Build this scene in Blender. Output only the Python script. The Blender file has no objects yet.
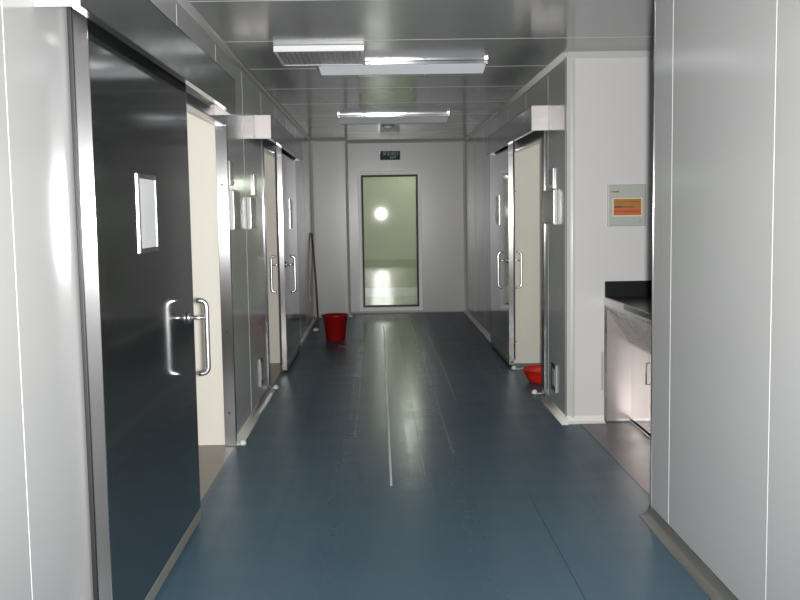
import bpy, bmesh, math, random
from mathutils import Vector, Matrix
random.seed(3)
S = bpy.context.scene
C = S.collection

# ------------------------------------------------------------------ materials
def mat(name, col, rough=.5, metal=0., noise=0., nscale=8., bump=0., coat=0., spec=.5, stretch=None, rnoise=0., aniso=0., alpha=None, trans=0.):
    m = bpy.data.materials.new(name); m.use_nodes = True
    nt = m.node_tree; b = nt.nodes['Principled BSDF']
    b.inputs['Base Color'].default_value = (*col, 1)
    b.inputs['Roughness'].default_value = rough
    b.inputs['Metallic'].default_value = metal
    b.inputs['Coat Weight'].default_value = coat
    b.inputs['Coat Roughness'].default_value = .06
    b.inputs['Specular IOR Level'].default_value = spec
    b.inputs['Transmission Weight'].default_value = trans
    if aniso:
        b.inputs['Anisotropic'].default_value = aniso
        tg = nt.nodes.new('ShaderNodeTangent'); tg.direction_type = 'RADIAL'; tg.axis = 'Z'
        nt.links.new(tg.outputs[0], b.inputs['Tangent'])
    if noise or bump or rnoise:
        tc = nt.nodes.new('ShaderNodeTexCoord'); mp = nt.nodes.new('ShaderNodeMapping')
        nt.links.new(tc.outputs['Object'], mp.inputs['Vector'])
        if stretch: mp.inputs['Scale'].default_value = stretch
        n = nt.nodes.new('ShaderNodeTexNoise'); n.inputs['Scale'].default_value = nscale; n.inputs['Detail'].default_value = 4
        nt.links.new(mp.outputs[0], n.inputs['Vector'])
        if noise:
            mx = nt.nodes.new('ShaderNodeMix'); mx.data_type = 'RGBA'
            mx.inputs['A'].default_value = (*[c*(1-noise) for c in col], 1)
            mx.inputs['B'].default_value = (*[min(1, c*(1+noise)) for c in col], 1)
            nt.links.new(n.outputs['Fac'], mx.inputs['Factor'])
            nt.links.new(mx.outputs['Result'], b.inputs['Base Color'])
        if rnoise:
            mr = nt.nodes.new('ShaderNodeMapRange')
            mr.inputs['From Min'].default_value = .3; mr.inputs['From Max'].default_value = .64
            mr.inputs['To Min'].default_value = max(.01, rough-rnoise); mr.inputs['To Max'].default_value = rough+rnoise
            nt.links.new(n.outputs['Fac'], mr.inputs['Value']); nt.links.new(mr.outputs[0], b.inputs['Roughness'])
        if bump:
            bp = nt.nodes.new('ShaderNodeBump'); bp.inputs['Strength'].default_value = bump; bp.inputs['Distance'].default_value = .01
            nt.links.new(n.outputs['Fac'], bp.inputs['Height']); nt.links.new(bp.outputs[0], b.inputs['Normal'])
    return m

M = {}
M['wall'] = mat('painted_steel_panel', (.50,.505,.50), .15, noise=.03, nscale=1.5, bump=.003, rnoise=.02, spec=.7)
M['wall_end'] = mat('painted_end_panel', (.57,.565,.56), .25, noise=.03, nscale=2, bump=.004)
M['seam'] = mat('white_sealant', (.70,.70,.69), .5)
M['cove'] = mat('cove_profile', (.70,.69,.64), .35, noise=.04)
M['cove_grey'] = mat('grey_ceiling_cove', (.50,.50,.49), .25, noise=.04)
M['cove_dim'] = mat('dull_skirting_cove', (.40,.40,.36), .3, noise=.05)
M['rail'] = mat('dull_aluminium_rail', (.33,.32,.27), .35, .3, noise=.05)
M['ceil'] = mat('ceiling_panel', (.315,.33,.325), .15, noise=.04, nscale=2, bump=.008, rnoise=.03, spec=.8)
M['ceil_seam'] = mat('ceiling_sealant', (.55,.55,.54), .4)
M['steel'] = mat('brushed_stainless', (.46,.46,.47), .21, 1., noise=.06, nscale=3, stretch=(20,20,.5), aniso=.9)
M['bright_steel'] = mat('bright_steel_trim', (.52,.51,.51), .23, 1., noise=.08, nscale=6, stretch=(4,4,1), aniso=.9)
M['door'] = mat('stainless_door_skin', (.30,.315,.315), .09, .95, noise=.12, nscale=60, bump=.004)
M['door_reflecting'] = mat('stainless_door_skin_with_reflection', (.60,.62,.65), .06, .95, noise=.06, nscale=60, bump=.002)  # same door steel, paled so its colour carries the far wall's reflection
M['housing'] = mat('track_housing_steel', (.36,.365,.37), .2, .9, noise=.05, nscale=5, rnoise=.04)
M['housing_end'] = mat('pale_end_cap', (.52,.485,.475), .35, .3, noise=.04)
M['chrome'] = mat('polished_chrome', (.85,.85,.86), .09, 1., noise=.02)
M['handle'] = mat('satin_handle_metal', (.86,.86,.87), .27, 1., noise=.02)
M['dark_gap'] = mat('black_rubber_and_gap_shade', (.012,.012,.013), .5, noise=.1)  # rubber gasket black, also used to paint shade behind door edges
M['cream'] = mat('cream_wall_paint', (.70,.675,.60), .55, noise=.03, nscale=3)
M['green_cream'] = mat('pale_green_wall_paint', (.50,.50,.36), .5, noise=.04, nscale=2)
M['room_floor'] = mat('brown_grey_vinyl', (.22,.19,.15), .35, noise=.1)
M['bright_white'] = mat('bright_white_frame', (.97,.97,.96), .35, noise=.01)
M['pale_floor'] = mat('pale_end_room_floor', (.62,.62,.56), .3, noise=.05)
M['white'] = mat('white_enamel', (.82,.83,.84), .3, noise=.02)
M['light_cover'] = mat('grey_white_light_cover', (.60,.62,.64), .25, noise=.02)
M['frost'] = mat('frosted_pane', (.93,.95,.95), .25, noise=.01)
M['red'] = mat('red_plastic', (.30,.008,.008), .32, noise=.08, nscale=5)
M['red2'] = mat('bright_red_plastic', (.60,.020,.010), .35, noise=.08, nscale=5)
M['wood'] = mat('brown_wood_stick', (.16,.075,.045), .5, noise=.3, nscale=12, stretch=(1,1,.2))
M['stone'] = mat('black_worktop', (.012,.013,.013), .22, noise=.3, nscale=40)
M['sink'] = mat('satin_sink_steel', (.42,.41,.41), .25, .6, noise=.05, nscale=3, rnoise=.05)
M['sink_panel'] = mat('pale_sink_panel', (.56,.51,.49), .2, .6, noise=.04, nscale=3)
M['mirror_panel'] = mat('polished_sink_panel', (.50,.47,.455), .20, .8, noise=.03, nscale=2)
M['sink_rim'] = mat('sink_rim_steel', (.72,.68,.67), .35, .5, noise=.04)
M['ctrl'] = mat('grey_green_plastic', (.36,.38,.34), .4, noise=.03)
M['orange'] = mat('orange_label', (.33,.135,.02), .5, noise=.12, nscale=30)
M['redlab'] = mat('red_label', (.52,.06,.02), .5, noise=.05)
M['cream_lab'] = mat('cream_label_border', (.60,.55,.34), .5, noise=.02)
M['black'] = mat('black_print', (.015,.015,.015), .5, noise=.05)
M['sign'] = mat('dark_green_sign', (.008,.028,.024), .45, noise=.1, spec=.2)
M['signtext'] = mat('pale_green_print', (.50,.62,.58), .5, noise=.02)
M['grey_plastic'] = mat('grey_plastic', (.33,.34,.35), .3, noise=.04)
M['dark_plastic'] = mat('dark_plastic', (.05,.05,.05), .35, noise=.04)
M['pale_plastic'] = mat('pale_plastic', (.52,.50,.50), .3, noise=.03)
M['stopper'] = mat('pale_rubber', (.62,.68,.66), .35, noise=.04)

def glass_mat():
    m = bpy.data.materials.new('clear_door_glass'); m.use_nodes = True
    nt = m.node_tree; nt.nodes.clear()
    o = nt.nodes.new('ShaderNodeOutputMaterial'); t = nt.nodes.new('ShaderNodeBsdfTransparent'); g = nt.nodes.new('ShaderNodeBsdfGlossy')
    t.inputs['Color'].default_value = (.93,.97,.92,1); g.inputs['Roughness'].default_value = .022
    f = nt.nodes.new('ShaderNodeFresnel'); f.inputs['IOR'].default_value = 1.75
    x = nt.nodes.new('ShaderNodeMixShader')
    nt.links.new(f.outputs[0], x.inputs[0]); nt.links.new(t.outputs[0], x.inputs[1]); nt.links.new(g.outputs[0], x.inputs[2])
    nt.links.new(x.outputs[0], o.inputs['Surface'])
    return m
M['glass'] = glass_mat()

def floor_mat():
    m = bpy.data.materials.new('blue_vinyl_floor'); m.use_nodes = True
    nt = m.node_tree; b = nt.nodes['Principled BSDF']; L = nt.links.new; N = nt.nodes.new
    tc = N('ShaderNodeTexCoord')
    def noise(sc, scale, det=4):
        mp = N('ShaderNodeMapping'); mp.inputs['Scale'].default_value = sc; L(tc.outputs['Object'], mp.inputs[0])
        n = N('ShaderNodeTexNoise'); n.inputs['Scale'].default_value = scale; n.inputs['Detail'].default_value = det
        L(mp.outputs[0], n.inputs['Vector']); return n.outputs['Fac']
    fine = noise((1,1,1), 90); big = noise((1,.5,1), 1.3); streak = noise((16,.3,1), 1.0, 2); cross = noise((.8,2.2,1), 2.2, 2)
    mx = N('ShaderNodeMix'); mx.data_type = 'RGBA'; mx.inputs['A'].default_value = (.048,.088,.120,1); mx.inputs['B'].default_value = (.072,.126,.168,1)
    add = N('ShaderNodeMath'); add.operation = 'ADD'; L(fine, add.inputs[0])
    mul = N('ShaderNodeMath'); mul.operation = 'MULTIPLY'; L(big, mul.inputs[0]); mul.inputs[1].default_value = .6
    L(mul.outputs[0], add.inputs[1])
    sub = N('ShaderNodeMath'); sub.operation = 'SUBTRACT'; L(add.outputs[0], sub.inputs[0]); sub.inputs[1].default_value = .3
    L(sub.outputs[0], mx.inputs['Factor']); L(mx.outputs['Result'], b.inputs['Base Color'])
    a2 = N('ShaderNodeMath'); a2.operation = 'ADD'; L(streak, a2.inputs[0]); L(cross, a2.inputs[1])
    # foot traffic has polished a lane down the middle of the corridor
    sp = N('ShaderNodeSeparateXYZ'); L(tc.outputs['Object'], sp.inputs[0])
    d = N('ShaderNodeMath'); d.operation = 'SUBTRACT'; d.inputs[1].default_value = .09; L(sp.outputs['X'], d.inputs[0])
    ab = N('ShaderNodeMath'); ab.operation = 'ABSOLUTE'; L(d.outputs[0], ab.inputs[0])
    lane = N('ShaderNodeMapRange'); lane.interpolation_type = 'SMOOTHSTEP'
    for k, v in zip(('From Min','From Max','To Min','To Max'), (.16,.62,.22,.40)): lane.inputs[k].default_value = v
    L(ab.outputs[0], lane.inputs[0])
    mr = N('ShaderNodeMapRange')
    for k, v in zip(('From Min','From Max','To Min','To Max'), (.7,1.3,-.04,.04)): mr.inputs[k].default_value = v
    L(a2.outputs[0], mr.inputs[0])
    sm = N('ShaderNodeMath'); sm.operation = 'ADD'; L(lane.outputs[0], sm.inputs[0]); L(mr.outputs[0], sm.inputs[1])
    L(sm.outputs[0], b.inputs['Roughness'])
    ls = N('ShaderNodeMapRange'); ls.interpolation_type = 'SMOOTHSTEP'
    for k, v in zip(('From Min','From Max','To Min','To Max'), (.16,.7,.75,.22)): ls.inputs[k].default_value = v
    L(ab.outputs[0], ls.inputs[0]); L(ls.outputs[0], b.inputs['Specular IOR Level'])
    bp = N('ShaderNodeBump'); bp.inputs['Strength'].default_value = .05; bp.inputs['Distance'].default_value = .004
    L(fine, bp.inputs['Height']); L(bp.outputs[0], b.inputs['Normal'])
    return m
M['floor'] = floor_mat()
M['alcove_floor'] = mat('grey_alcove_vinyl', (.10,.10,.10), .38, noise=.15, nscale=6, rnoise=.03, spec=.45)
M['wear_glint'] = mat('wear_line_with_glint', (.62,.66,.66), .25, noise=.35, nscale=3, stretch=(1,2,1))  # worn floor seam; the light it catches is painted in as pale colour
M['wear_glint2'] = mat('faint_wear_line_with_glint', (.20,.235,.245), .25, noise=.4, nscale=3, stretch=(1,2,1))  # fainter worn seams, their caught light likewise put into the colour
M['floor_seam'] = mat('dark_floor_seam', (.018,.03,.04), .5, noise=.1)

def perf_mat():
    m = mat('perforated_white_metal', (.30,.31,.30), .2, .0)
    nt = m.node_tree; b = nt.nodes['Principled BSDF']; N = nt.nodes.new; L = nt.links.new
    tc = N('ShaderNodeTexCoord'); sp = N('ShaderNodeSeparateXYZ'); L(tc.outputs['Object'], sp.inputs[0])
    outs = []
    for ax in ('X', 'Y'):
        a = N('ShaderNodeMath'); a.operation = 'MULTIPLY'; a.inputs[1].default_value = 2*math.pi/.034; L(sp.outputs[ax], a.inputs[0])
        s = N('ShaderNodeMath'); s.operation = 'SINE'; L(a.outputs[0], s.inputs[0]); outs.append(s)
    p = N('ShaderNodeMath'); p.operation = 'ADD'; L(outs[0].outputs[0], p.inputs[0]); L(outs[1].outputs[0], p.inputs[1])
    g = N('ShaderNodeMath'); g.operation = 'GREATER_THAN'; g.inputs[1].default_value = .7; L(p.outputs[0], g.inputs[0])
    mx = N('ShaderNodeMix'); mx.data_type = 'RGBA'; mx.inputs['A'].default_value = (.36,.37,.36,1); mx.inputs['B'].default_value = (.15,.15,.15,1)
    L(g.outputs[0], mx.inputs['Factor']); L(mx.outputs['Result'], b.inputs['Base Color'])
    return m
M['perf'] = perf_mat()

# ------------------------------------------------------------------ mesh builder
class MB:
    def __init__(s): s.bm = bmesh.new(); s.mi = 0
    def _mark(s, faces, smooth=False):
        for f in faces: f.material_index = s.mi; f.smooth = smooth
    def box(s, x0, x1, y0, y1, z0, z1, bev=0., seg=2):
        before = set(s.bm.faces)
        r = bmesh.ops.create_cube(s.bm, size=1, matrix=Matrix.Translation(((x0+x1)/2,(y0+y1)/2,(z0+z1)/2)) @ Matrix.Diagonal((abs(x1-x0),abs(y1-y0),abs(z1-z0),1)))
        if bev:
            es = list({e for v in r['verts'] for e in v.link_edges})
            bmesh.ops.bevel(s.bm, geom=es, offset=bev, segments=seg, affect='EDGES', profile=.5)
        s._mark([f for f in s.bm.faces if f not in before])
        return s
    def prism(s, pts, axis, a, b, smooth=False):   # polygon pts in the plane across axis, extruded a..b
        def v(p, t):
            return {'y': (p[0], t, p[1]), 'x': (t, p[0], p[1]), 'z': (p[0], p[1], t)}[axis]
        A = [s.bm.verts.new(v(p, a)) for p in pts]; B = [s.bm.verts.new(v(p, b)) for p in pts]
        fs = [s.bm.faces.new(A), s.bm.faces.new(B[::-1])]
        n = len(pts)
        sd = [s.bm.faces.new((A[i], B[i], B[(i+1)%n], A[(i+1)%n])) for i in range(n)]
        s._mark(fs); s._mark(sd, smooth); return s
    def tube(s, pts, r, n=14, caps=True, r_end=None):
        pts = [Vector(p) for p in pts]; rings = []
        up = None
        for i, p in enumerate(pts):
            t = (pts[min(i+1, len(pts)-1)] - pts[max(i-1, 0)]).normalized()
            if up is None:
                up = Vector((0,0,1)) if abs(t.z) < .9 else Vector((0,1,0))
            u = (up - t*up.dot(t)).normalized(); w = t.cross(u); up = u
            rr = r if r_end is None else r + (r_end-r)*i/(len(pts)-1)
            rings.append([s.bm.verts.new(p + (u*math.cos(2*math.pi*k/n) + w*math.sin(2*math.pi*k/n))*rr) for k in range(n)])
        fs = []
        for a, b in zip(rings, rings[1:]):
            for k in range(n): fs.append(s.bm.faces.new((a[k], a[(k+1)%n], b[(k+1)%n], b[k])))
        s._mark(fs, True)
        if caps: s._mark([s.bm.faces.new(rings[0][::-1]), s.bm.faces.new(rings[-1])])
        return s
    def lathe(s, prof, cx, cy, n=40, cz=0.):
        rings = []
        for (r, z) in prof:
            if r < 1e-6: rings.append([s.bm.verts.new((cx, cy, cz+z))])
            else: rings.append([s.bm.verts.new((cx+r*math.cos(2*math.pi*k/n), cy+r*math.sin(2*math.pi*k/n), cz+z)) for k in range(n)])
        fs = []
        for a, b in zip(rings, rings[1:]):
            for k in range(n):
                k2 = (k+1) % n
                if len(a) == 1 and len(b) == 1: continue
                if len(a) == 1: fs.append(s.bm.faces.new((a[0], b[k2], b[k])))
                elif len(b) == 1: fs.append(s.bm.faces.new((a[k], a[k2], b[0])))
                else: fs.append(s.bm.faces.new((a[k], a[k2], b[k2], b[k])))
        s._mark(fs, True); return s
    def build(s, name, mats, parent=None):
        bmesh.ops.recalc_face_normals(s.bm, faces=s.bm.faces[:])
        if parent is not None:       # geometry given in world space; the parent's place is taken off
            s.bm.transform(Matrix.Translation(-world(parent)))
        me = bpy.data.meshes.new(name); s.bm.to_mesh(me); s.bm.free()
        for m in (mats if isinstance(mats, (list, tuple)) else [mats]): me.materials.append(M[m])
        o = bpy.data.objects.new(name, me); C.objects.link(o)
        if parent is not None: o.parent = parent
        return o
def world(o):
    v = Vector((0,0,0))
    while o is not None: v += Vector(o.location); o = o.parent
    return v
def tag(o, label=None, cat=None, group=None, kind=None):
    if label: o['label'] = label
    if cat: o['category'] = cat
    if group: o['group'] = group
    if kind: o['kind'] = kind
    return o
def thing(name, loc, label, cat, group=None, kind=None):
    o = bpy.data.objects.new(name, None); C.objects.link(o); o.location = loc; o.empty_display_size = .1
    return tag(o, label, cat, group, kind)
def struct(mb, name, mats): return tag(mb.build(name, mats), kind='structure')

XL, XR, CH, YE = -.965, 1.31, 2.58, 14.5
T = .06
YB = -2.6      # behind the camera
AY0, AY1 = 4.57, 6.68       # alcove on the right
# ------------------------------------------------------------------ shell
fl = MB(); fl.box(XL-.001, 3.1, YB, YE+.1, -.1, 0)
fl.mi = 1
def strip(x, y0, y1, w, z=.0006):
    fl.box(x-w/2, x+w/2, y0, y1, -.001, z)
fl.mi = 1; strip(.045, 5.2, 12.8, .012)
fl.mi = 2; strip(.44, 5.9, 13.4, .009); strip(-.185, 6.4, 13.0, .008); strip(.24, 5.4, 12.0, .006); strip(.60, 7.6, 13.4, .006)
fl.mi = 3; strip(.775, YB, 5.0, .003); strip(1.40, AY0-.4, AY1-.02, .006)
af = MB(); af.box(1.403, 3.04, AY0-.05, AY1, -.001, .0009); struct(af, 'floor_alcove', ['alcove_floor'])
struct(fl, 'floor', ['floor', 'wear_glint', 'wear_glint2', 'floor_seam'])
rf = MB(); rf.box(-3.2, XL-.001, 3.2, 9.9, -.1, -.001); struct(rf, 'floor_side_rooms', ['room_floor'])
rf = MB(); rf.box(1.371, 3.2, 6.75, 9.4, -.0, .001)
struct(rf, 'floor_right_room', ['floor'])
rf = MB(); rf.box(-1.2, 1.6, YE+.1, 18.2, -.1, -.002); struct(rf, 'floor_end_room', ['pale_floor'])
rf = MB(); rf.box(-1.1, 1.5, 17.37, 17.4, 0, .16); struct(rf, 'baseboard_end_room', ['white'])

ce = MB(); ce.box(XL-T, 3.1, YB, YE+.1, CH, CH+.1)
ce.mi = 1
y = 6.115 - 1.14*5
while y < YE:
    if y > YB: ce.box(XL, XR if not AY0 < y < AY1 else 3.0, y-.0035, y+.0035, CH-.0012, CH+.001)
    y += 1.14
struct(ce, 'ceiling', ['ceil', 'ceil_seam'])

OPA = (4.60, 6.20); OPB = (8.22, 9.72); OPR = (7.66, 9.40); OZ = 2.08
wl = MB()
for a, b in ((YB, OPA[0]), (OPA[1], OPB[0]), (OPB[1], YE+.1)): wl.box(XL-T, XL, a, b, 0, CH)
for a, b in (OPA, OPB): wl.box(XL-T, XL, a, b, OZ, CH)
wl.mi = 1
def joint(mb, x, y, z0, z1, sgn):
    mb.box(x-.001, x+.001, y-.0018, y+.0018, z0, z1)
y = 2.566 - 1.118*4
while y < YE:
    if y > YB:
        z0 = OZ+.25 if (OPA[0] < y < OPA[1] or OPB[0] < y < OPB[1]) else .06
        joint(wl, XL, y, z0, CH-.05, 1)
    y += 1.118
struct(wl, 'wall_left', ['wall', 'seam'])

wr = MB()
wr.box(XR, XR+T, YB, AY0, 0, CH)
for a, b in ((AY1, OPR[0]), (OPR[1], YE+.1)): wr.box(XR, XR+T, a, b, 0, CH)
wr.box(XR, XR+T, *OPR, OZ, CH)
wr.mi = 1
for y in (3.173-1.11*4, 3.173-1.11*3, 3.173-1.11*2, .953+1.11, 3.173, 4.283, 7.411, 8.507, 9.68, 10.8, 11.92, 13.04):
    joint(wr, XR, y, OZ+.25 if OPR[0] < y < OPR[1] else .06, CH-.05, -1)
struct(wr, 'wall_right', ['wall', 'seam'])

wa = MB(); wa.box(XR+T, 3.1, AY1, AY1+T, 0, CH); struct(wa, 'wall_alcove_end', ['wall_end'])
wa = MB(); wa.box(3.04, 3.1, AY0-.0, AY1, 0, CH); struct(wa, 'wall_alcove_back', ['wall'])
wa = MB(); wa.box(XR+T, 3.1, AY0-.07, AY0-.01, 0, CH); struct(wa, 'wall_alcove_near', ['wall'])

DX0, DX1, DZ0, DZ1 = -.287, .632, .055, 2.113
we = MB()
we.box(XL-T, DX0, YE, YE+.08, 0, CH); we.box(DX1, XR+T, YE, YE+.08, 0, CH)
we.box(DX0, DX1, YE, YE+.08, DZ1, CH); we.box(DX0, DX1, YE, YE+.08, 0, DZ0)
we.mi = 1
we.box(.168, .172, YE-.001, YE+.001, DZ1+.03, CH-.05)
struct(we, 'wall_far_end', ['wall_end', 'cove'])
co = MB(); co.box(XL, -.44, 14.02, YE, 0, CH, .03, 4); struct(co, 'wall_column', ['wall_end'])

# side rooms (only what the openings show)
def room(prefix, x0, x1, y0, y1, wallmat, sides, h=2.45):
    t = .05
    for nm, bx in dict(far=(x0, x1, y1, y1+t, 0, h), near=(x0, x1, y0-t, y0, 0, h), back=((x0-t, x0, y0, y1, 0, h) if abs(x0) > abs(x1) else (x1, x1+t, y0, y1, 0, h)), ceiling=(x0, x1, y0, y1, h, h+t)).items():
        m = MB(); m.box(*bx)
        struct(m, ('wall_%s_%s' % (prefix, nm)) if nm != 'ceiling' else ('ceiling_%s' % prefix), [wallmat])
room('first_room', -3.1, XL-T, 3.3, 6.24, 'cream', 0)
room('second_room', -3.1, XL-T, 7.0, 9.73, 'cream', 0)
room('right_room', XR+T, 3.1, 6.8, 9.40, 'cream', 0)
m = MB(); m.box(-1.1, 1.5, 17.4, 17.5, 0, 2.6); struct(m, 'wall_end_room_far', ['green_cream'])
m = MB(); m.box(-1.15, -1.1, YE+.08, 17.5, 0, 2.6); m.box(1.5, 1.55, YE+.08, 17.5, 0, 2.6); struct(m, 'wall_end_room_sides', ['green_cream'])
m = MB(); m.box(-1.15, 1.55, YE+.08, 17.5, 2.6, 2.65); struct(m, 'ceiling_end_room', ['white'])

# coving: curved skirting, ceiling coves, corner profiles
def cove_pts(x, s, r, z, up):        # quarter-concave profile in XZ; s = side the cove grows to
    pts = [(x, z)]
    for k in range(7):
        a = math.pi/2*k/6
        pts.append((x + s*(r - r*math.sin(a)), z + up*(r - r*math.cos(a))))
    return [pts[0]] + [p for p in pts[1:]]
def cove(mb, x, s, y0, y1, r, z, up): mb.prism(cove_pts(x, s, r, z, up), 'y', y0, y1, True)
n = 0
b = MB()
for a, c in ((YB, 3.0), (OPA[1]+.02, OPB[0]-.02), (OPB[1], 14.02)): cove(b, XL, 1, a, c, .05, 0, 1)
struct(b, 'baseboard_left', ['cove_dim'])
b = MB()
for a, c in ((AY1-.06, OPR[0]-.02), (OPR[1], YE)): cove(b, XR, -1, a, c, .045, 0, 1)
cove(b, XR, -1, YB, AY0+.03, .055, 0, 1)
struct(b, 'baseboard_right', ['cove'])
b = MB(); b.prism([(YE, 0), (YE-.03, 0), (YE-.01, .012), (YE, .03)], 'x', -.44, XR); b.prism([(14.02, 0), (13.99, 0), (14.01, .012), (14.02, .03)], 'x', XL, -.44)
b.box(-.445, -.41, 14.02, YE, 0, .02); struct(b, 'baseboard_far_end', ['cove'])
b = MB(); b.prism([(AY1, 0), (AY1-.04, 0), (AY1-.015, .015), (AY1, .05)], 'x', XR, 1.58); struct(b, 'baseboard_alcove', ['cove'])
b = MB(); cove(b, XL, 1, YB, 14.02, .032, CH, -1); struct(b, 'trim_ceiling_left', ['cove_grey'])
b = MB(); cove(b, XR, -1, YB, AY0, .032, CH, -1); cove(b, XR, -1, AY1, YE, .032, CH, -1); struct(b, 'trim_ceiling_right', ['cove_grey'])
b = MB(); b.prism([(YE, CH), (YE-.03, CH), (YE, CH-.03)], 'x', -.44, XR); b.prism([(14.02, CH), (13.99, CH), (14.02, CH-.03)], 'x', XL, -.44)
b.prism([(AY1, CH), (AY1-.04, CH), (AY1, CH-.04)], 'x', XR, 3.04); struct(b, 'trim_ceiling_ends', ['wall_end'])
b = MB()
b.prism([(XR-.004, AY1+.05)]+[(XR+.05-.054*math.cos(a*math.pi/16), AY1+.05-.056*math.sin(a*math.pi/16)) for a in range(9)]+[(XR+.05, AY1+.05)], 'z', 0, CH, True)
struct(b, 'trim_alcove_corner', ['cove'])
b = MB(); b.box(XR-.003, XR+T+.003, AY0-.01, AY0+.006, .03, CH, .002); struct(b, 'trim_wall_end', ['bright_steel'])
b = MB(); b.prism([(XR, YE), (XR-.03, YE), (XR, YE-.03)], 'z', 0, CH); struct(b, 'trim_far_corner', ['cove'])
b = MB(); b.prism([(XL, 14.02), (XL+.03, 14.02), (XL, 13.99)], 'z', 0, CH); struct(b, 'trim_column_corner', ['cove'])

# door casings (steel frames round each opening)
def casing(name, x, s, y0, y1, z1, w=.05, far_cream=False):
    m = MB()
    xin = x - s*(T+.004)
    for ya, yb in ((y0-w, y0+.004), (y1-.004, y1+w)):
        m.box(x, x+s*.008, ya, yb, 0.002, z1+w, .003, 3)
    m.box(x, x+s*.008, y0, y1, z1-.004, z1+w, .003)
    m.box(xin, x+s*.008, y0-.002, y0+.006, 0.002, z1, .002)
    m.mi = 2 if far_cream else 0; m.box(xin, x+s*.008, y1-.006, y1+.002, 0.002, z1, .002); m.mi = 0
    m.box(xin, x+s*.004, y0, y1, z1-.008, z1, .002)
    m.mi = 1
    for z in (.22, .75, 1.7):            # screw heads
        m.tube([(x-s*.03, y1-.0061, z), (x-s*.03, y1-.0075, z)], .006, 10)
    return struct(m, name, ['steel', 'dark_gap', 'cream'])
casing('trim_first_opening', XL, 1, *OPA, OZ)
casing('trim_second_opening', XL, 1, *OPB, OZ, .11, True)
casing('trim_right_opening', XR, -1, *OPR, OZ, .11, True)

# ------------------------------------------------------------------ sliding doors
def handle_mb(mb, xf, s, y, zt=1.11, zb=.766, zs=1.03):
    """D pull standing .09 off the face xf in direction s"""
    xo = xf + s*.09; r = .03
    pts = [(xo - s*.045, y, zt)]
    for k in range(7):
        a = math.pi/2*k/6; pts.append((xo - s*r + s*r*math.sin(a), y, zt - r + r*math.cos(a)))
    for k in range(7):
        a = math.pi/2*k/6; pts.append((xo - s*r + s*r*math.cos(a), y, zb + r - r*math.sin(a)))
    pts.append((xo - s*.045, y, zb))
    mb.tube(pts, .0115, 16)
    mb.tube([(xf, y, zs), (xo, y, zs)], .009, 14)
def sliding_door(name, x0, x1, s, y0, y1, ylead, z0, z1, label):
    """leaf from y0..y1, front face at x1 (corridor side, s points into the corridor)"""
    t = thing(name, ((x0+x1)/2, (y0+y1)/2, 0), label, 'sliding door', kind='structure')
    lf = MB(); lf.box(x0, x1, y0, y1, z0+.05, z1, .003, 2); lf.build('door_panel', 'door' if y1 < 6 else 'door_reflecting', t)
    ed = MB()
    for ya, yb in ((y0-.003, y0+.004), (y1-.004, y1+.003)): ed.box(x0-s*.001, x1+s*.001, ya, yb, z0+.02, z1, .002, 3)
    ed.build('edge_strip', 'bright_steel', t)
    for ye in (y0, y1):
        sl = MB(); sl.box(x0-s*.014, x0-s*.001, ye-.012, ye+.012, z0+.05, z1, .002); sl.build('gap_shade_strip', 'dark_gap', t)  # black strip added to paint the shaded gap behind each door edge
    rl = MB(); rl.box(x0, x1+s*.002, y0, y1, z0, z0+.055, .003); rl.build('bottom_rail', 'rail', t)
    d = 1 if ylead == y1 else -1
    w0, w1 = sorted((ylead - d*.70, ylead - d*1.0)); za, zb = 1.365, 1.665
    fr = MB(); fx0, fx1 = x1-s*.002, x1+s*(.006 if d > 0 else .004); b = .018
    fr.box(fx0, fx1, w0, w0+b, za, zb, .0008); fr.box(fx0, fx1, w1-b, w1, za, zb, .0008)
    fr.box(fx0, fx1, w0+b, w1-b, zb-b, zb, .0008); fr.box(fx0, fx1, w0+b, w1-b, za, za+b, .0008)
    f = fr.build('window_frame', 'housing', t)
    pn = MB(); pn.box(x1-s*.004, x1+s*.003, w0+b, w1-b, za+b, zb-b); pn.build('window_pane', 'frost', f)
    yh = ylead - d*(.15 if d > 0 else .10)
    for side, xf in ((s, x1), (-s, x0)):
        h = MB(); handle_mb(h, xf, side, yh); ho = h.build('handle', 'handle', t)
        r = MB(); r.tube([(xf, yh, 1.03), (xf+side*.008, yh, 1.03), (xf+side*.014, yh, 1.03)], .026, 24); r.build('rosette', 'handle', ho)
    return t
sliding_door('door_1', -.945, -.90, 1, 3.09, 4.63, 4.63, .02, 2.16, 'nearest left sliding door, wide dark stainless leaf with small window')
sliding_door('door_2', -.945, -.90, 1, 9.12, 10.66, 9.12, .02, 2.16, 'farther left sliding door, slid open past the second opening')
sliding_door('door_3', 1.29, 1.245, -1, 9.2, 10.74, 9.2, .02, 2.16, 'right sliding door, slid open beside the red basin')

def housing(xw, s, y0, y1, z0, z1, label):
    t = thing('door_track_housing', (xw+s*.066, (y0+y1)/2, z0), label, 'door track', 'stainless track housings above the sliding doors')
    w = .132; th = .004
    m = MB()
    m.box(xw+s*(w-th), xw+s*w, y0+.004, y1-.004, z0, z1, .0015)
    m.box(xw, xw+s*w, y0+.004, y1-.004, z1-th, z1)
    m.box(xw+s*.1, xw+s*w, y0+.004, y1-.004, z0, z0+th, .001)
    m.build('cover', 'housing', t)
    for ya, yb in ((y0, y0+.006), (y1-.006, y1)):
        e = MB(); e.box(xw, xw+s*w, ya, yb, z0-.002, z1+.002, .002); e.build('end_cap', 'housing_end', t)
    r = MB(); r.box(xw, xw+s*.02, y0+.03, y1-.03, z0+.07, z0+.13); r.box(xw+s*.02, xw+s*.06, y0+.03, y1-.03, z0+.09, z0+.105); r.build('rail', 'bright_steel', t)
    return t
housing(XL, 1, 2.80, 5.80, 2.10, 2.30, 'dark stainless track housing over the nearest left sliding door')
housing(XL, 1, 7.66, 10.85, 2.105, 2.285, 'stainless track housing over the farther left sliding door')
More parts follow.
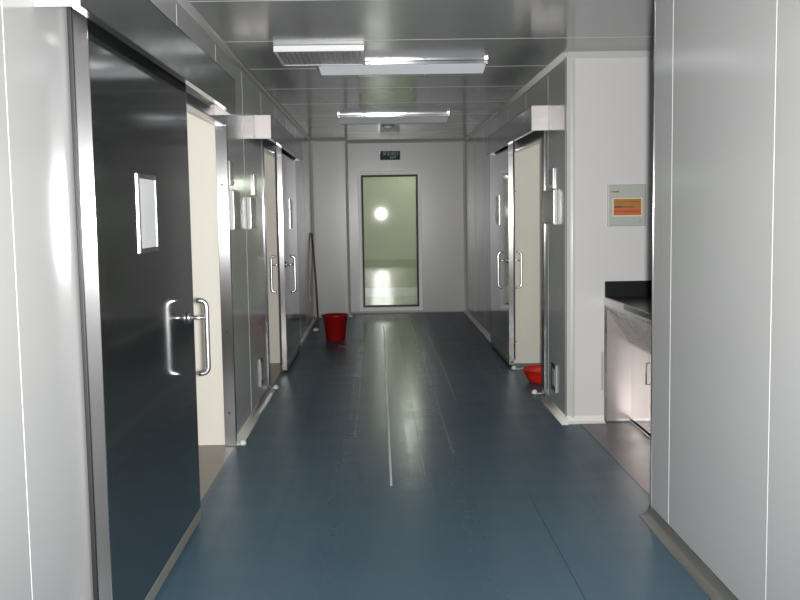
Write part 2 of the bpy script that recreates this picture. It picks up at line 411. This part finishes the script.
housing(XR, -1, 7.38, 10.45, 2.115, 2.30, 'stainless track housing over the right-hand sliding door')

def guide(x, y, s, label):
    m = MB(); m.box(x, x-s*.05, y-.014, y+.014, 0.0008, .007, .002)
    m.lathe([(0, .0), (.022, .0), (.025, .008), (.022, .022), (.014, .032), (0, .036)], x+s*.012, y, 20)
    o = m.build('floor_door_guide', 'stopper'); tag(o, label, 'door guide', 'pale knobs of the floor door guides')
guide(-.93, 6.23, 1, 'pale rounded door guide on the floor at the far jamb of the nearest left opening')
guide(-.93, 8.26, 1, 'pale rounded door guide on the floor at the near jamb of the farther left opening')
guide(1.275, 7.80, -1, 'pale rounded door guide on the floor in front of the red basin')
guide(1.28, 9.05, -1, 'pale rounded door guide on the floor behind the red basin')

# wall boxes beside the doors
def control(xw, s, y0, y1, z0, z1, label):
    t = thing('door_control_box', (xw, (y0+y1)/2, z0), label, 'control box', 'grey control boxes beside the sliding doors')
    m = MB(); m.box(xw, xw+s*.026, y0, y1, z0, z1, .004, 3); m.build('case', 'pale_plastic', t)
    m = MB(); m.box(xw+s*.025, xw+s*.029, y0+.008, y1-.008, z0+.008, z1-.008, .001); m.build('front_plate', 'steel', t)
control(XL, 1, 6.27, 6.57, 1.41, 1.67, 'control box beside the far jamb of the nearest left opening')
control(XL, 1, 7.10, 7.42, 1.40, 1.64, 'control box on the left wall before the farther left opening')
control(XR, -1, 7.02, 7.44, 1.40, 1.66, 'control box on the right wall before the right opening')
def switch(xw, s, y0, y1, z0, z1, label):
    t = thing('wall_switch', (xw, (y0+y1)/2, z0), label, 'switch', 'wall switches above the control boxes')
    m = MB(); m.box(xw, xw+s*.012, y0, y1, z0, z1, .003, 3); m.build('plate', 'bright_steel', t)
    m = MB(); m.box(xw+s*.011, xw+s*.014, y0+.01, y1-.01, z0+.035, z1-.012, .001); m.build('dark_face', 'grey_plastic', t)
    k = MB()
    for i in range(3):
        yy = y0 + (y1-y0)*(i+.5)/3
        k.box(xw+s*.012, xw+s*.018, yy-.02, yy+.02, z0+.008, z0+.03, .002)
    k.build('rocker', 'pale_plastic', t)
switch(XL, 1, 6.27, 6.42, 1.70, 1.86, 'switch plate above the control box by the nearest left opening')
switch(XL, 1, 7.48, 7.63, 1.66, 1.82, 'switch plate on the left wall near the farther left opening')
switch(XR, -1, 7.14, 7.32, 1.665, 1.82, 'switch plate above the control box on the right wall')
def outlet(xw, s, y0, y1, z0, z1, label):
    t = thing('wall_outlet', (xw, (y0+y1)/2, z0), label, 'outlet', 'low outlets near the floor')
    m = MB(); m.box(xw, xw+s*.009, y0, y1, z0, z1, .002, 3); m.build('surround', 'dark_plastic', t)
    m = MB(); m.box(xw+s*.008, xw+s*.011, y0+.05, y1-.05, z0+.035, z1-.035, .001); m.build('socket_plate', 'pale_plastic', t)
    m = MB(); m.box(xw, xw+s*.013, y0-.006, y0, z0-.004, z1+.004, .001); m.build('side_flange', 'grey_plastic', t)
outlet(XL, 1, 7.55, 7.72, .15, .36, 'low wall outlet near the skirting left of the farther left opening')
outlet(XR, -1, 7.05, 7.25, .15, .35, 'low wall outlet near the skirting on the right wall')

# ------------------------------------------------------------------ far end
t = thing('door_4', ((DX0+DX1)/2, YE, DZ0), 'glazed door with thin pale frame in the far end wall', 'glass door', kind='structure')
m = MB(); f = .035
for bx in ((DX0-.016, DX0+f), (DX1-f, DX1+.016)): m.box(bx[0], bx[1], YE-.018, YE+.05, DZ0-.022, DZ1+.022, .004)
m.box(DX0+f, DX1-f, YE-.018, YE+.05, DZ1-f, DZ1+.022, .004); m.box(DX0+f, DX1-f, YE-.018, YE+.05, DZ0-.022, DZ0+f, .004)
m.build('door_frame', 'bright_white', t)
m = MB(); g = .03; x0, x1, z0, z1 = DX0+f, DX1-f, DZ0+f, DZ1-f
m.box(x0, x0+g, YE-.006, YE+.02, z0, z1); m.box(x1-g, x1, YE-.006, YE+.02, z0, z1)
m.box(x0+g, x1-g, YE-.006, YE+.02, z1-g, z1); m.box(x0+g, x1-g, YE-.006, YE+.02, z0, z0+g); m.build('gasket', 'dark_gap', t)
m = MB(); m.box(x0+g, x1-g, YE+.003, YE+.009, z0+g, z1-g); m.build('glass_pane', 'glass', t)

def text_mesh(name, body, size, mtx, matname, parent, ext=.001):
    cu = bpy.data.curves.new(name, 'FONT'); cu.body = body; cu.size = size; cu.extrude = ext
    cu.align_x = 'CENTER'; cu.align_y = 'CENTER'
    tmp = bpy.data.objects.new(name+'_tmp', cu); C.objects.link(tmp)
    dg = bpy.context.evaluated_depsgraph_get(); me = bpy.data.meshes.new_from_object(tmp.evaluated_get(dg))
    bpy.data.objects.remove(tmp); me.materials.clear(); me.materials.append(M[matname])
    me.transform(mtx)
    me.transform(Matrix.Translation(-world(parent)))
    o = bpy.data.objects.new(name, me); C.objects.link(o); o.parent = parent
    return o
RX = Matrix.Rotation(math.pi/2, 4, 'X')
t = thing('exit_sign', (.19, YE, 2.30), 'dark green exit sign on the wall above the glazed door', 'exit sign')
m = MB(); m.box(.04, .34, YE-.03, YE, 2.30, 2.43, .005, 3); m.build('sign_box', 'sign', t)
m = MB(); m.box(.030, .040, YE-.034, YE, 2.30, 2.432, .003); m.build('end_bracket', 'chrome', t)
text_mesh('exit_lettering', '\u5b89\u5168\u51fa\u53e3', .058, Matrix.Translation((.195, YE-.031, 2.390)) @ RX, 'signtext', t)
text_mesh('exit_lettering', 'EXIT', .046, Matrix.Translation((.235, YE-.031, 2.334)) @ RX, 'signtext', t)

# ------------------------------------------------------------------ ceiling things
def fixture(x0, x1, yc, label):
    t = thing('ceiling_light', ((x0+x1)/2, yc, CH), label, 'ceiling light', 'long fluorescent ceiling lights')
    m = MB(); m.box(x0, x1, yc-.11, yc+.11, CH-.022, CH-.001, .003); m.build('housing', 'chrome', t)
    m = MB(); z0, z1 = CH-.085, CH-.022
    A = [(x0+.01, yc-.10, z1), (x1-.01, yc-.10, z1), (x1-.01, yc+.10, z1), (x0+.01, yc+.10, z1)]
    B = [(x0+.03, yc-.055, z0), (x1-.03, yc-.055, z0), (x1-.03, yc+.055, z0), (x0+.03, yc+.055, z0)]
    va = [m.bm.verts.new(p) for p in A]; vb = [m.bm.verts.new(p) for p in B]
    m.bm.faces.new(va); m.bm.faces.new(vb)
    for i in range(4): m.bm.faces.new((va[i], va[(i+1)%4], vb[(i+1)%4], vb[i]))
    m.build('diffuser', 'light_cover', t)
    for xx in (x0+.30, x1-.45):
        c = MB(); c.box(xx-.012, xx+.012, yc-.115, yc+.115, CH-.026, CH-.012, .002); c.box(xx-.006, xx+.006, yc-.06, yc+.06, CH-.094, CH-.084, .002)
        c.build('clip', 'grey_plastic', t)
    for xx in (x0-.004, x1-.03):
        c = MB(); c.box(xx, xx+.034, yc-.112, yc+.112, CH-.03, CH, .004); c.build('end_cap', 'bright_steel', t)
fixture(-.42, .80, 7.06, 'nearer white fluorescent ceiling light, beside the square vent')
fixture(-.43, .80, 10.78, 'farther white fluorescent ceiling light, down the corridor')
t = thing('ceiling_vent', (-.36, 6.55, CH), 'square ceiling vent with perforated face before the nearer light', 'vent')
m = MB(); x0, x1, y0, y1 = -.652, -.072, 6.26, 6.86
m.box(x0, x1, y0, y0+.02, CH-.04, CH-.001, .003); m.box(x0, x1, y1-.02, y1, CH-.04, CH-.001, .003)
m.box(x0, x0+.02, y0+.02, y1-.02, CH-.04, CH-.001, .003); m.box(x1-.02, x1, y0+.02, y1-.02, CH-.04, CH-.001, .003); m.build('frame', 'white', t)
m = MB(); m.box(x0+.02, x1-.02, y0+.02, y1-.02, CH-.036, CH-.03); m.build('perforated_face', 'perf', t)
t = thing('smoke_detector', (.137, 11.9, CH), 'small round smoke detector on the ceiling beyond the farther light', 'smoke detector')
m = MB(); m.lathe([(0, 0), (.075, 0), (.075, -.012), (.06, -.016), (0, -.016)], .137, 11.9, 28, CH); m.build('mount', 'grey_plastic', t)
m = MB(); m.lathe([(.055, -.016), (.052, -.035), (.035, -.046), (0, -.05)], .137, 11.9, 28, CH); m.build('dome', 'white', t)

# ------------------------------------------------------------------ bucket, basin, stick, scraps
kx, ky = -.535, 11.42
t = thing('bucket', (kx, ky, 0), 'dark red plastic bucket standing by the column at the far end', 'bucket')
m = MB(); m.lathe([(0, .002), (.108, .002), (.113, .006), (.148, .305), (.152, .307), (.144, .307), (.108, .012), (0, .01)], kx, ky, 44); m.build('body', 'red', t)
m = MB(); m.lathe([(.146, .292), (.156, .292), (.160, .300), (.156, .312), (.146, .312), (.142, .304)], kx, ky, 44); m.build('rim', 'red', t)
m = MB()
pts = [(kx+.159*math.cos(a), ky+.159*math.sin(a)*.98, .300-.004*math.sin(a)) for a in [math.pi*k/20 for k in range(21)]]
m.tube(pts, .003, 8); m.build('wire_handle', 'chrome', t)
bx, by = 1.445, 8.34
t = thing('wash_basin', (bx, by, 0), 'bright red plastic wash basin on the floor inside the right opening', 'basin')
m = MB(); m.lathe([(0, .003), (.135, .003), (.145, .010), (.172, .055), (.192, .112), (.200, .116), (.190, .118), (.165, .055), (.130, .014), (0, .012)], bx, by, 52); m.build('bowl', 'red2', t)
m = MB(); m.lathe([(.192, .112), (.206, .113), (.209, .118), (.205, .124), (.192, .123)], bx, by, 52); m.build('rim', 'red2', t)
t = thing('broom', (-.89, 13.6, 0), 'thin brown wooden broom leaning in the far left corner behind the red bucket', 'broom')
m = MB(); m.tube([(-.885, 13.60, .05), (-.90, 13.62, .5), (-.928, 13.65, .95), (-.95, 13.66, 1.245)], .014, 12); m.build('stick', 'wood', t)
m = MB(); m.prism([(-.905, .002), (-.855, .002), (-.868, .055), (-.90, .055)], 'y', 13.57, 13.63); m.build('brush_head', 'black', t)
def scrap(x, y, r, label):
    m = MB(); bmesh.ops.create_icosphere(m.bm, subdivisions=2, radius=r, matrix=Matrix.Translation((x, y, r*.45)))
    for v in m.bm.verts:
        v.co.z = max(.0008, (v.co.z)*.7 + random.uniform(-.2, .2)*r); v.co.x += random.uniform(-.3, .3)*r; v.co.y += random.uniform(-.3, .3)*r
    o = m.build('paper_scrap', 'stopper'); tag(o, label, 'litter', 'scraps lying on the corridor floor')
scrap(-.84, 12.4, .035, 'small pale crumpled scrap on the floor left of the red bucket')
m = MB(); m.box(-.49, -.40, 10.85, 10.93, .001, .012, .004); o = m.build('red_floor_piece', 'red'); tag(o, 'small dark red flat piece on the floor in front of the bucket', 'cloth')  # flat dark red piece on the floor, coloured like the bucket

# ------------------------------------------------------------------ sink unit in the alcove
t = thing('wash_station', (1.8, 6.0, 0), 'stainless wash station with black worktop in the right alcove', 'sink')
y0, y1 = AY0+.02, AY1-.004; xf, xc, xb = 1.575, 1.765, 2.30
m = MB(); m.prism([(xf, .0), (xb, .0), (xb, .85), (xf, .85)], 'y', y1-.012, y1-.001); m.build('end_panel', 'sink_panel', t)
m = MB(); m.prism([(xf, .885), (xf, .83), (xc, .55), (xc+.012, .55), (xf+.02, .84), (xf+.02, .885)], 'y', y0, y1-.012); m.build('basin_apron', 'sink', t)
m = MB(); m.prism([(xf-.006, .893), (xf-.006, .845), (xf+.012, .835), (xf+.012, .893)], 'y', y0, y1-.012); m.build('front_lip', 'sink_rim', t)
m = MB(); m.box(xf+.012, xb, y0, y1, .86, .895); m.box(xf-.012, xf+.012, y0, 6.10, .862, .899, .003); m.build('worktop', 'stone', t)
m = MB(); m.box(xf, xb, y1-.022, y1, .895, 1.005, .002); m.build('upstand', 'stone', t)
m = MB(); m.box(xc, xc+.012, y0, y1-.012, .03, .56); m.build('lower_panel', 'mirror_panel', t)
m = MB(); m.tube([(xc-.008, y0, .56), (xc-.008, y1-.015, .56)], .007, 10); m.build('bead', 'chrome', t)
m = MB(); m.box(xf, xc+.01, y1-.03, y1-.012, .003, .018, .002); m.box(xc-.012, xc+.006, y0, y1-.012, .003, .018, .002); m.build('foot_rail', 'steel', t)
m = MB(); m.box(xf-.004, xf+.014, y1-.02, y1-.006, .018, .85, .002); m.build('corner_post', 'bright_steel', t)
m = MB()
for k in range(22): m.box(xf-.022, xf-.006, y1-.008, y1-.0005, .235+k*.0125, .242+k*.0125)
m.build('vent_louvre', 'grey_plastic', t)
m = MB(); m.tube([(xc-.006, 6.18, .50), (xc-.03, 6.18, .50), (xc-.03, 6.18, .36), (xc-.006, 6.18, .36)], .006, 10); m.build('pull', 'chrome', t)

# ------------------------------------------------------------------ wall control panel in the alcove
YP = AY1
sx0, sx1, sz0, sz1 = 1.592, 1.858, 1.388, 1.675
t = thing('wall_control_panel', ((sx0+sx1)/2, YP, sz0), 'grey-green wall control panel with an orange and red label in the alcove', 'control panel')
m = MB(); m.box(sx0, sx1, YP-.022, YP, sz0, sz1, .006, 3); m.build('panel_case', 'ctrl', t)
lx0, lx1, lz0, lz1 = 1.624, 1.832, 1.455, 1.582
m = MB(); m.box(lx0, lx1, YP-.024, YP-.021, lz0, lz1); lab = m.build('label_plate', 'cream_lab', t)
m = MB(); m.box(lx0+.008, lx1-.008, YP-.0255, YP-.0235, lz0+.008, lz1-.006); m.build('orange_field', 'orange', lab)
m = MB(); m.box(lx0+.008, lx1-.008, YP-.0265, YP-.025, lz0+.022, lz0+.048); m.build('red_band', 'redlab', lab)
m = MB()
for k in range(11):
    xx = lx0+.018+k*.0125; h = .014 if k < 4 else .011
    m.box(xx, xx+(.0085 if k < 4 else .005), YP-.0268, YP-.0255, lz0+.060, lz0+.060+h)
for k in range(9): m.box(lx0+.015+k*.02, lx0+.029+k*.02, YP-.0268, YP-.0255, lz1-.028, lz1-.025)
for k in range(12): m.box(lx0+.016+k*.0145, lx0+.026+k*.0145, YP-.0272, YP-.0262, lz0+.033, lz0+.036)
m.build('print', 'black', lab)
m = MB(); m.box(sx0+.016, sx0+.03, YP-.0232, YP-.0218, sz1-.052, sz1-.046); m.build('logo_mark', 'orange', t)
m = MB()
for k in range(5): m.box(sx0+.034+k*.0095, sx0+.041+k*.0095, YP-.0232, YP-.0218, sz1-.053, sz1-.045)
m.build('logo_print', 'black', t)
m = MB(); m.tube([(sx1-.038, YP-.021, sz0+.03), (sx1-.038, YP-.03, sz0+.03)], .011, 18); m.build('key_switch', 'grey_plastic', t)

# ------------------------------------------------------------------ lights
def area(name, loc, rot, sx, sy, power, col=(1,1,1)):
    l = bpy.data.lights.new(name, 'AREA'); l.shape = 'RECTANGLE'; l.size = sx; l.size_y = sy; l.energy = power; l.color = col
    o = bpy.data.objects.new(name, l); C.objects.link(o); o.location = loc; o.rotation_euler = rot; return o
l = bpy.data.lights.new('flash', 'SPOT'); l.energy = 1420; l.spot_size = math.radians(84); l.spot_blend = 1.; l.shadow_soft_size = .045; l.color = (1,.99,.98)
o = bpy.data.objects.new('flash', l); C.objects.link(o); o.location = (.08, -.02, 1.50); o.rotation_euler = (math.radians(88), 0, math.radians(-1))
def point(name, loc, power, r=.15, col=(1,1,1)):
    l = bpy.data.lights.new(name, 'POINT'); l.energy = power; l.shadow_soft_size = r; l.color = col
    o = bpy.data.objects.new(name, l); C.objects.link(o); o.location = loc
point('first_room_light', (-2.1, 5.0, 2.0), 12, .3, (1,.98,.93))
point('second_room_light', (-2.1, 8.6, 2.0), 6, .3, (1,.98,.93))
point('right_room_light', (2.3, 8.3, 2.0), 8, .3, (1,.98,.93))
point('end_room_light', (.6, 16.2, 2.2), 21, .3, (1,1,.95))
w = bpy.data.worlds.new('world'); S.world = w; w.use_nodes = True
w.node_tree.nodes['Background'].inputs['Color'].default_value = (.93,.94,1,1)
w.node_tree.nodes['Background'].inputs['Strength'].default_value = .64

# ------------------------------------------------------------------ camera
pitch, yaw, roll = .0899, .0210, -.0157
cy, sy = math.cos(yaw), math.sin(yaw); cp, sp = math.cos(pitch), math.sin(pitch); cr, sr = math.cos(roll), math.sin(roll)
Yw = Matrix(((cy,-sy,0),(sy,cy,0),(0,0,1))); B = Matrix(((1,0,0),(0,0,-1),(0,1,0)))
P = Matrix(((1,0,0),(0,cp,-sp),(0,sp,cp))); Rr = Matrix(((cr,-sr,0),(sr,cr,0),(0,0,1)))
Rw = Rr @ P @ B @ Yw                     # world to image frame (x right, y down, z forward)
Mx = (Matrix(((1,0,0),(0,-1,0),(0,0,-1))) @ Rw).transposed().to_4x4()
cam = bpy.data.cameras.new('camera'); cam.sensor_fit = 'HORIZONTAL'; cam.sensor_width = 36; cam.lens = 960/800*36; cam.clip_end = 100; cam.clip_start = .05
co = bpy.data.objects.new('camera', cam); C.objects.link(co); co.matrix_world = Matrix.Translation((0,0,1.5)) @ Mx
S.camera = co
S.view_settings.view_transform = 'Standard'
S.view_settings.look = 'None'
S.view_settings.exposure = 0
